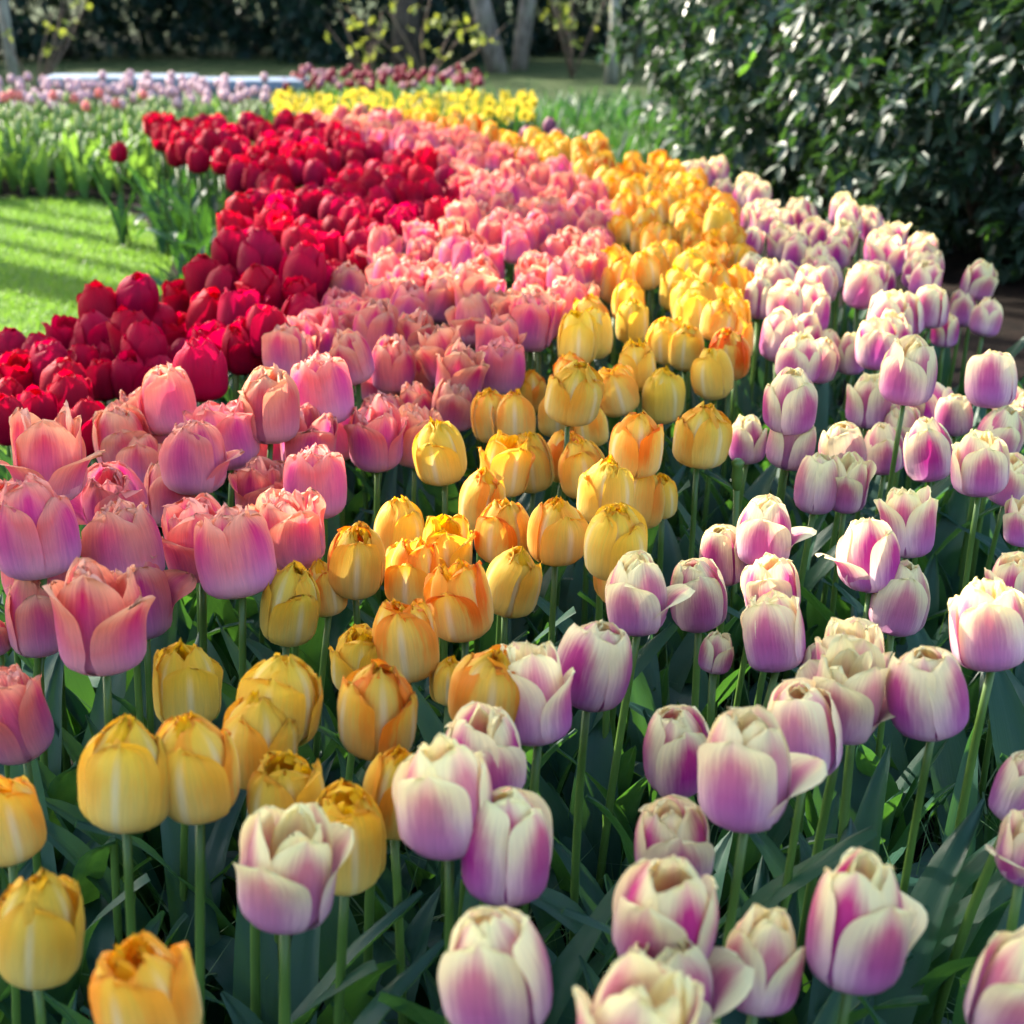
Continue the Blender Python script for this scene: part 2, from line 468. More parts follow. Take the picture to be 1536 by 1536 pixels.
def shrub(name, label, cat, group, center, rad, n, k, L, W, mat, seed, twig=M_TWIG, nlimb=9, fresh=0):
    root = tag(empty(name, (0, 0, 0)), label, cat, group)
    root.location = (center[0], center[1], 0)
    P, A = lumpy(center, rad, n, seed=seed)
    V, F = leaf_cloud(*whorls(P, A, k, L, W))
    me = mesh_data('foliage', V - np.array([[center[0], center[1], 0]]), F, mat)
    obj('foliage', me, root)
    V, F = limbs((0, 0, center[2]), rad, nlimb, .022, seed)
    obj('branches', mesh_data('branches', V, F, twig), root)
    if fresh:
        P, A = lumpy(center, rad, fresh, seed=seed, layers=(1.0, 1.06))
        V, F = leaf_cloud(*whorls(P, A, 5, L * .8, W * .9, .6))
        obj('sprays', mesh_data('sprays', V - np.array([[center[0], center[1], 0]]), F, M_RHODO_NEW), root)
    return root

# rhododendron hedge along the side of the bed: from near the frame edge back to the far lawn
RH = [((2.25, 4.85, .62), (.85, .85, .95), 820, 'rhododendron bush closest to the camera, dark glossy leaves above bare soil'),
      ((1.78, 5.85, .70), (.85, .80, 1.0), 820, 'rhododendron bush just behind the corner one, with bright new shoots'),
      ((1.42, 6.95, .72), (.80, .80, 1.0), 760, 'rhododendron bush above the last purple tulips, dense silvery leaves'),
      ((1.26, 8.3, .70), (.72, .80, 1.0), 640, 'farthest rhododendron bush, ending the hedge beside the far grass'),
      ((2.9, 6.3, 1.2), (.95, 1.1, 1.3), 700, 'tall dark rhododendron bush rising behind the corner of the hedge'),
      ((2.35, 7.9, 1.2), (.95, 1.2, 1.3), 700, 'tall dark rhododendron bush rising behind the middle of the hedge')]
for i, (c_, r_, n_, lb) in enumerate(RH):
    shrub('rhododendron_bush', lb, 'bush', 'rhododendron bushes beside the bed', c_, r_, int(n_ * 2.1), 8, .078, .0150, M_RHODO, i + 3, fresh=(8, 22, 14, 10, 10, 14)[i])

# dark evergreen bushes closing the view under the trees
for i, (x, y, rx, rz, lb) in enumerate([
        (-7.2, 17.5, 1.5, 1.5, 'dark evergreen bush behind the pale post-like trunk'),
        (-5.0, 18.6, 1.5, 1.6, 'dark evergreen bush behind the first white bench'),
        (-3.0, 19.0, 1.3, 1.7, 'dark evergreen bush above the end of the second white bench'),
        (-1.25, 17.8, 1.25, 1.7, 'deep black green bush behind the mixed crimson flowers'),
        (.45, 19.5, 1.3, 1.7, 'dark evergreen bush seen between the two grey trunks'),
        (2.3, 17.5, 1.3, 1.7, 'dark evergreen bush beyond the far grass beside the rhododendrons'),
        (4.4, 17.0, 1.6, 2.0, 'dark evergreen bush hidden mostly by the rhododendron hedge'),
        (-9.6, 19.0, 1.7, 2.0, 'dark evergreen bush at the outer end of the background row'),
        (-6.1, 21.5, 1.6, 2.4, 'tall dark evergreen bush in the second row, above the first bench'),
        (-2.0, 22.0, 1.7, 2.4, 'tall dark evergreen bush in the second row behind the crimson flowers'),
        (1.5, 22.0, 1.7, 2.4, 'tall dark evergreen bush in the second row behind the grey trunks'),
        (-4.2, 23.5, 1.7, 2.4, 'tall dark evergreen bush deepest in the shade behind the benches')]):
    shrub('evergreen_bush', lb, 'bush', 'dark evergreen bushes in the background', (x, y, rz * .55), (rx, rx * .8, rz), 620, 6, .16, .035, M_YEW, 40 + i, twig=M_BARK_DK, nlimb=7)

# ------------------------------------------------------------------ trees
def tree(label, group, x, y, r, h, mat, seed, lean=(0, 0), crown=None, ncrown=500, leafmat=None, leaf=(.12, .03), nlimb=10, name='tree', root_flare=1.5):
    q = random.Random(seed)
    t = tag(empty(name, (x, y, 0)), label, 'tree', group)
    pts = [(lean[0] * k / 7 * h + q.gauss(0, .02), lean[1] * k / 7 * h + q.gauss(0, .02), h * (k / 7) ** 1.15 - (.05 if k == 0 else 0)) for k in range(8)]
    rad = [r * (root_flare if k == 0 else 1.12 if k == 1 else 1 - .085 * k) for k in range(8)]
    parts = [tube(pts, rad, 14)]
    obj('trunk', mesh_data('trunk', *parts[0], mat), t)
    top = Vector(pts[-1]); lp = []
    tips = []
    if crown:
        cz, cr, ch = crown
        for k in range(nlimb):
            an = 6.283 * k / nlimb + q.uniform(-.5, .5)
            j = q.choice((4, 5, 6, 7))
            st = Vector(pts[j])
            tip = Vector((top.x + math.cos(an) * cr * q.uniform(.5, .95), top.y + math.sin(an) * cr * q.uniform(.5, .95), cz + ch * q.uniform(-.6, .8)))
            md = st.lerp(tip, .5) + Vector((q.gauss(0, .15), q.gauss(0, .15), .3))
            lp.append(tube([st, st.lerp(md, .5), md, md.lerp(tip, .6), tip], [r * .36, r * .3, r * .22, r * .14, .012], 6))
            for _ in range(4):
                s2 = md.lerp(tip, q.uniform(0, .9)); e2 = s2 + Vector((q.gauss(0, .5), q.gauss(0, .5), q.uniform(-.1, .7)))
                lp.append(tube([s2, s2.lerp(e2, .5) + Vector((0, 0, .06)), e2], [r * .12, r * .08, .008], 5))
        obj('limbs', mesh_data('limbs', *join(lp), mat), t)
        P, A = lumpy((top.x, top.y, cz), (cr, cr, ch), ncrown, seed=seed, layers=(.4, 1.0))
        obj('crown', mesh_data('crown', *leaf_cloud(*whorls(P, A, 6, leaf[0], leaf[1])), leafmat or M_YEW), t)
    return t

# trunks in view
tree('pale straight trunk at the edge of the pale pink tulips', None, -4.12, 13.6, .042, 5.0, M_BARK_PALE, 1, crown=(5.6, 1.2, .9), ncrown=260, leafmat=M_GRASS_DK, root_flare=1.1)
tree('thick grey trunk leaning slightly, behind the daffodils', None, -.17, 16.0, .085, 6.0, M_BARK, 2, lean=(-.16, 0), crown=(7.2, 2.0, 1.3), ncrown=380, root_flare=1.2)
tree('slimmer grey trunk leaning away from its thicker neighbour', None, .06, 16.3, .07, 6.0, M_BARK, 3, lean=(.13, .01), crown=(7.0, 1.9, 1.2), ncrown=350, root_flare=1.2)
tree('dark brown shaded trunk behind the mixed crimson flowers', None, -1.05, 16.6, .11, 6.0, M_BARK_DK, 4, crown=(7.2, 2.0, 1.3), ncrown=380)
tree('thin pale trunk standing at the end of the rhododendron hedge', None, .88, 14.5, .042, 4.6, M_BARK_PALE, 5, crown=(5.2, 1.1, .9), ncrown=240, leafmat=M_GRASS_DK)

# trees standing beyond the lawn towards the sun; their trunks and crowns throw the bands of shade on the bed
PERP = Vector((-SUN_XY.y, SUN_XY.x)) * -1.0                # q axis, grows away from the camera
def sun_spot(q, t): v = PERP * q + SUN_XY * t; return v.x, v.y
SHADE = []
def shade_tree(label, q, t, r, h, seed, **k):
    x, y = sun_spot(q, t)
    return tree(label, 'trees beyond the lawn towards the sun', x, y, r, h, M_BARK_DK, seed, root_flare=1.2, **k)
shade_tree('broad evergreen tree whose low crown shades the nearest tulips', -.74, 8.6, .30, 4.6, 21, crown=(5.2, 1.66, 2.9), ncrown=4200, leafmat=M_YEW, leaf=(.2, .05))
shade_tree('stout trunk shading the middle of the tulip bed, nearer of the pair', 1.56, 8.8, .19, 9.0, 22, crown=(11.5, 2.0, 1.4), ncrown=400, nlimb=7)
shade_tree('stout trunk shading the middle of the tulip bed, farther of the pair', 1.96, 9.3, .20, 9.0, 28, crown=(11.5, 2.0, 1.4), ncrown=400, nlimb=7)
shade_tree('trunk shading the mauve part of the pink band', 2.95, 9.6, .20, 9.0, 23, crown=(11.5, 1.8, 1.3), ncrown=400, nlimb=7)
for lb, q_, t_, r_ in (('first', 3.30, 9.6, .055), ('second', 3.58, 10.4, .075), ('third', 3.84, 9.9, .045), ('fourth', 4.12, 10.8, .085), ('fifth', 4.62, 10.3, .07), ('farthest', 5.35, 11.4, .13)):
    shade_tree(f'thin trunk throwing the {lb} band of shade across the lawn', q_, t_, r_, 6.5, int(q_ * 100), crown=(8.0, 1.2, .9), ncrown=200, nlimb=6)
for i, (x, y, r_, cz, cr, ch, lb) in enumerate([(-13.5, 20.5, .25, 4.6, 2.6, 3.6, 'tall dark conifer left of everything, shading the white benches'),
        (-9.5, 25.0, .3, 5.2, 3.2, 4.4, 'tall dark conifer behind the background bushes, above the benches'),
        (-5.0, 27.5, .3, 5.2, 3.2, 4.4, 'tall dark conifer behind the background bushes, above the crimson flowers'),
        (-.5, 28.5, .3, 5.2, 3.2, 4.4, 'tall dark conifer behind the background bushes, above the grey trunks'),
        (4.5, 27.5, .3, 5.2, 3.2, 4.4, 'tall dark conifer behind the background bushes, above the hedge')]):
    tree(lb, 'tall conifers closing the background', x, y, r_, 8.5, M_BARK_DK, 60 + i, crown=(cz, cr, ch), ncrown=1500, leaf=(.3, .07))

# sprays of yellow spring leaves in front of the dark background
def sapling(label, x, y, h, n, seed, spread=.25):
    q = random.Random(seed)
    t = tag(empty('sapling', (x, y, 0)), label, 'sapling', 'yellow leaved saplings in the background')
    parts, P = [], []
    for k in range(6):
        e = Vector((q.gauss(0, spread), q.gauss(0, spread), h * q.uniform(.7, 1.15)))
        m = e * .5 + Vector((q.gauss(0, .04), q.gauss(0, .04), 0))
        parts.append(tube([(0, 0, 0), m, e], [.012, .008, .004], 5))
        for _ in range(n // 6):
            P.append(m.lerp(e, q.uniform(-.2, 1.0)) + Vector((q.gauss(0, .06), q.gauss(0, .06), q.gauss(0, .05))))
    obj('branches', mesh_data('branches', *join(parts), M_TWIG), t)
    P = np.array(P); A = npr.normal(0, 1, (len(P), 3)) + np.array([[0, 0, .6]])
    obj('foliage', mesh_data('foliage', *leaf_cloud(*whorls(P, A, 3, .07, .022)), M_SPRAY), t)
sapling('sapling with yellow spring leaves rising above the pale pink tulips', -3.75, 13.0, .72, 14, 1)
sapling('sapling with sparse yellow leaves between the brown and grey trunks', -.75, 14.4, .7, 30, 2, .3)
sapling('sapling with pale yellow leaves just beside the slim grey trunk', .55, 15.2, .9, 24, 3)
sapling('sapling with yellowish leaves against the brown shaded trunk', -1.25, 14.2, .55, 12, 4)

# ------------------------------------------------------------------ benches
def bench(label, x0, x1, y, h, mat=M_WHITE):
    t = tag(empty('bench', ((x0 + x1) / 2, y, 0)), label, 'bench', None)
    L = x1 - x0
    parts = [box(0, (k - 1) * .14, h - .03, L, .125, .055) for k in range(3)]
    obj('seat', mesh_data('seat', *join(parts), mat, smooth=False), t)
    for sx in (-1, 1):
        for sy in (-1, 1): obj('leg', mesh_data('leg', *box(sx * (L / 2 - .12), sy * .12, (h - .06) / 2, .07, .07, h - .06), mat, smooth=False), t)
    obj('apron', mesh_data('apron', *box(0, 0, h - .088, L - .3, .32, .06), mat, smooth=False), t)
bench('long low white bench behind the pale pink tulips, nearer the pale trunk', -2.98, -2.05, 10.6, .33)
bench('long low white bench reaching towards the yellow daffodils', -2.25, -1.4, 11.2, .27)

# ------------------------------------------------------------------ tulip flowers
def meridian(close, rise=.38, S=60, r0=.02):
    """profile of the cup (unit radius, unit height), from the stem to the rim; close > 0 draws the rim in"""
    rr, zz = [r0], [0.0]
    for k in range(S):
        t = (k + .5) / S
        a = R(2 + 86 * ss(0, rise, t) + close * ss(.40, 1.0, t))
        rr.append(rr[-1] + math.cos(a) / S); zz.append(zz[-1] + math.sin(a) / S)
    m, h = max(rr), max(zz)
    return [x / m for x in rr], [x / h for x in zz]

def petal(th0, Rm, H, Wm, close=30, f=1.0, flare=.0, ruf=.002, seed=0, nu=11, nv=15, jag=.0, keel=.03, lap=.0012, curl=0.0, throw=0.0, point=2.5, prof=None):
    """one petal lying on the cup's surface at radius Rm, reaching up to the share f of the height; throw > 0 bends it outwards and away"""
    rr, zz = prof or meridian(close)
    S = len(rr) - 1
    if throw:
        rr, zz = [.02], [0.0]
        for k in range(S):
            t = (k + .5) / S
            a = R(2 + 72 * ss(0, .40, t) - throw * ss(.38, 1.0, t))
            rr.append(rr[-1] + math.cos(a) / S); zz.append(zz[-1] + math.sin(a) / S)
        kr = kz = H * 1.05
    else:
        kr, kz = Rm, H
    V, UV = [], []
    sd_ = Vector((seed * 1.37, seed * .71, seed * 2.13))
    for j in range(nv):
        v = 1 - (1 - j / (nv - 1)) ** 1.35
        g = v * f * S; i0 = min(int(g), S - 1); fr = g - i0
        r = (rr[i0] * (1 - fr) + rr[i0 + 1] * fr) * kr; z = (zz[i0] * (1 - fr) + zz[i0 + 1] * fr) * kz
        base = .62 + .38 * ss(0, .45, v)
        tip = math.sqrt(max(0.0, 1 - max(0.0, (v - .52) / .48) ** point))
        hw = Wm * base * max(tip, .04)
        psi = min(hw / max(min(r, Rm), .011), 1.5)
        out = flare * ss(.55, 1, v) ** 2
        for i in range(nu):
            u = 2 * i / (nu - 1) - 1
            th = th0 + u * psi
            am = ruf * (v ** 3) * (.3 + .7 * abs(u))
            nz = noise.noise(Vector((u * 2.2, v * 3.0, 0)) + sd_) * .7 + noise.noise(Vector((u * 5.5, v * 6.0, 3)) + sd_) * .6
            rad = r + out + lap * u * ss(.1, .4, v) + keel * Rm * (1 - abs(u)) ** 2 * math.sin(math.pi * v) + am * nz * 1.5 + curl * (abs(u) ** 3) * v
            z_ = z + am * .9 * noise.noise(Vector((u * 3.1, v * 2.0, 9)) + sd_)
            if jag and v > .75:
                z_ -= jag * ss(.75, 1, v) * (.5 + .9 * noise.noise(Vector((u * 6, 1, 0)) + sd_))
            z_ -= .03 * H * u * u * ss(.4, .9, v)
            V.append((math.cos(th) * max(rad, .001), math.sin(th) * max(rad, .001), z_))
            UV.append(((u + 1) / 2, v))
    return V, UV

def petals_mesh(name, plist, mat, nu, nv):
    V, UV, F = [], [], []
    for v, uv in plist:
        F.append(grid_faces(nu, nv, len(V))); V += v; UV += uv
    return mesh_data(name, V, np.concatenate(F), mat, UV)

KINDS = {'red': dict(ruf=.0022, jag=.003, n_in=3), 'pink': dict(ruf=.0040, jag=.004, n_in=5), 'yellow': dict(ruf=.0038, jag=.006, n_in=6), 'purple': dict(ruf=.0022, jag=.0, n_in=4)}

def flower_variant(kind, idx, style, near=True):
    """style: e egg, c cup, o opened, s one petal thrown out, w wide open -> (inner mesh, [outer petal meshes])"""
    q = random.Random(hash_seed(kind, idx, style))
    K = KINDS[kind]
    nu, nv = (13, 18) if near else (7, 10)
    cl = {'e': 46, 'c': 30, 'o': 12, 's': 30, 'w': 8}[style] + q.uniform(-5, 5)
    pr = meridian(cl, q.uniform(.30, .37))
    outs, ins = [], []
    ph = q.uniform(0, .4)
    R0, H0 = .0288, .084
    rf = K['ruf']
    for k in range(3):
        th = ph + k * 2.094 + q.uniform(-.14, .14)
        thr = 0
        if style == 's' and k == 0: thr = q.uniform(60, 85)
        if style == 'w' and k < 2: thr = (75, 45)[k]
        outs.append(petal(th, R0 * 1.07, H0, .0325 * q.uniform(.92, 1.06), cl, q.uniform(.74, .95), q.choice((-.0005, .001, .003, .0065)) + (.004 if style == 'o' else 0), rf, q.uniform(0, 99), nu, nv, K['jag'], .03, q.choice((-1, 1)) * .0020, q.uniform(-.001, .005), thr, q.uniform(2.0, 3.0), pr))
    for k in range(3):
        th = ph + 1.047 + k * 2.094 + q.uniform(-.15, .15)
        ins.append(petal(th, R0 * .93, H0, .031, cl, q.uniform(.92, 1.02) * .98, q.uniform(-.001, .002), rf * 1.2, q.uniform(0, 99), nu, nv, K['jag'] * 1.1, .03, q.choice((-1, 1)) * .0016, q.uniform(-.001, .004), 0, q.uniform(2.0, 2.8), pr))
    for k in range(K['n_in']):
        th = q.uniform(0, 6.283)
        ins.append(petal(th, R0 * q.uniform(.50, .76), H0 * q.uniform(.94, 1.05), .018, cl, q.uniform(.9, 1.0), q.uniform(-.002, .002), rf * 1.8, q.uniform(0, 99), nu, nv, K['jag'], .0, 0, q.uniform(-.002, .004), 0, 2.2, pr))
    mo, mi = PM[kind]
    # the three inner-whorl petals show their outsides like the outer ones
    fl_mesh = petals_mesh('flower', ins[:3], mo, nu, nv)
    fl_mesh.materials.append(mi)
    F0 = len(ins[:3])
    V, UV, F = [], [], []
    for v, uv in ins: F.append(grid_faces(nu, nv, len(V))); V += v; UV += uv
    fl_mesh = mesh_data('flower', V, np.concatenate(F), mo, UV)
    fl_mesh.materials.append(mi)
    per = (nu - 1) * (nv - 1)
    ix = np.zeros(len(fl_mesh.polygons), dtype=np.int32); ix[per * 3:] = 1
    fl_mesh.polygons.foreach_set('material_index', ix)
    if near:
        return fl_mesh, [petals_mesh('petal', [p_], mo, nu, nv) for p_ in outs]
    V, UV, F = [], [], []
    for v, uv in outs + ins: F.append(grid_faces(nu, nv, len(V))); V += v; UV += uv
    me = mesh_data('flower', V, np.concatenate(F), mo, UV); me.materials.append(mi)
    ix = np.zeros(len(me.polygons), dtype=np.int32); ix[per * 6:] = 1
    me.polygons.foreach_set('material_index', ix)
    return me, []

def hash_seed(kind, idx, style): return sum(ord(ch) * (i + 3) for i, ch in enumerate(kind + style)) * 31 + idx * 977

STYLES = {'red': 'ecececo', 'pink': 'ccoocco', 'yellow': 'eececeo', 'purple': 'cccecoc'}
NEAR = {k: [flower_variant(k, i, s) for i, s in enumerate(STYLES[k])] for k in STYLES}
THROWN = {k: [flower_variant(k, 20 + i, 's') for i in range(2)] for k in STYLES}
WIDE = {k: [flower_variant(k, 30, 'w')] for k in STYLES}
FAR = {k: [flower_variant(k, 50 + i, s, False) for i, s in enumerate(STYLES[k] + STYLES[k][:3] + 's')] for k in STYLES}

# leaves and stems
def strap_leaf(L, W, a0, bend, seed, nu=5, nv=14, fold=.35, wave=.006):
    """broad tulip leaf rising from the base, arching outwards along +x"""
    V, UV = [], []
    x, z = .006, 0.0
    for j in range(nv):
        v = j / (nv - 1)
        a = a0 - bend * v ** 1.6
        if j: x += math.cos(R(a)) * L / (nv - 1); z += math.sin(R(a)) * L / (nv - 1)
        hw = W * (.42 + .58 * ss(0, .35, v)) * (1 - v ** 2.6) ** .75 if v < 1 else 0
        hw = max(hw, .0006)
        fo = fold * (1 - .75 * v)
        for i in range(nu):
            u = 2 * i / (nu - 1) - 1
            n_ = wave * noise.noise(Vector((u * 1.2, v * 4, seed))) * (abs(u) + .2)
            up = abs(u) * hw * fo
            V.append((x - math.sin(R(a)) * (up + n_), u * hw, max(z + math.cos(R(a)) * (up + n_), .006)))
            UV.append(((u + 1) / 2, v))
    return V, UV
def leaf_mesh(mat, *a, **k):
    V, UV = strap_leaf(*a, **k)
    return mesh_data('leaf', V, grid_faces(k.get('nu', 5), k.get('nv', 14)), mat, UV)
LEAVES = []
for i in range(12):
    q = random.Random(300 + i)
    LEAVES.append(leaf_mesh(M_LEAF, q.uniform(.24, .38), q.uniform(.016, .032), q.uniform(78, 88), q.choice((12, 20, 30, 45, 70, 105, 130)), i * 3.7, nu=7, nv=18, fold=q.uniform(.2, .6), wave=.01))
STEMS = []
for i in range(6):
    q = random.Random(400 + i)
    bx, by = q.gauss(0, .02), q.gauss(0, .02)
    P = [(bx * (1 - t) ** 1.5, by * (1 - t) ** 1.5, t) for t in (0, .2, .4, .6, .8, 1)]
    STEMS.append(mesh_data('stem', *tube(P, [.0048, .0046, .0042, .004, .004, .0044], 7), M_STEM))

def head_height(d): return .47 - .05 * ss(1.2, 3.5, d)

PLACED = {'red': [], 'pink': [], 'yellow': [], 'purple': []}
NAMES = {'red': 'red_tulip', 'pink': 'pink_tulip', 'yellow': 'yellow_tulip', 'purple': 'purple_tulip'}
GROUPS = {'red': 'crimson tulips in the bed', 'pink': 'salmon pink tulips in the bed', 'yellow': 'golden yellow tulips in the bed', 'purple': 'purple and cream tulips in the bed'}

def build_tulip(kind, head_base, sxy, sz, label, group, variant, near, q, rot=None, tilt=None, nleaf=3, leaf_scale=1.0):
    """head_base: point where the flower sits on its stem"""
    hb = Vector(head_base)
    lean = Vector((q.gauss(-.018, .016), q.gauss(.0, .018), 0)) * (hb.z / .45)
    base = Vector((hb.x, hb.y, 0)) + lean
    t = tag(empty(NAMES[kind], base), label, 'tulip', group)
    loc = hb - base
    inner, outer = variant
    rz = q.uniform(0, 6.283) if rot is None else rot
    if tilt is None: tilt = (q.gauss(0, .12), q.gauss(0, .12))
    f = obj('flower', inner, t)
    f.location = loc
    f.rotation_euler = (tilt[0], tilt[1], rz)
    f.scale = (sxy, sxy, sz)
    tint = (q.random(), q.random(), q.random(), 1)
    f.color = tint
    for pm in outer: obj('petal', pm, f).color = tint
    if near:
        ax = Euler((tilt[0], tilt[1], 0)).to_matrix() @ Vector((0, 0, 1))
        P = []
        for k in range(9):
            s = k / 8
            p0 = Vector((0, 0, loc.z * s)) + Vector((loc.x, loc.y, 0)) * s ** 1.6
            P.append(p0 - Vector((ax.x, ax.y, 0)) * .05 * s * (1 - s) * 2)
        P[-1] = loc + ax * .002
        wd = q.uniform(.0034, .0043)
        obj('stem', mesh_data('stem', *tube(P, [wd * 1.15 - wd * .2 * k / 8 for k in range(9)], 9), M_STEM), t)
    else:
        s = obj('stem', q.choice(STEMS), t)
        s.location = (loc.x, loc.y, 0)
        s.scale = (1, 1, loc.z + .002)
    a0 = q.uniform(0, 6.283)
    for k in range(nleaf):
        l = obj('leaf', q.choice(LEAVES), t)
        l.rotation_euler = (0, 0, a0 + k * 2.3 + q.uniform(-.4, .4))
        s = q.uniform(.8, 1.12) * leaf_scale
        l.scale = (s, s, s)
    PLACED[kind].append((hb.x, hb.y))
    return t

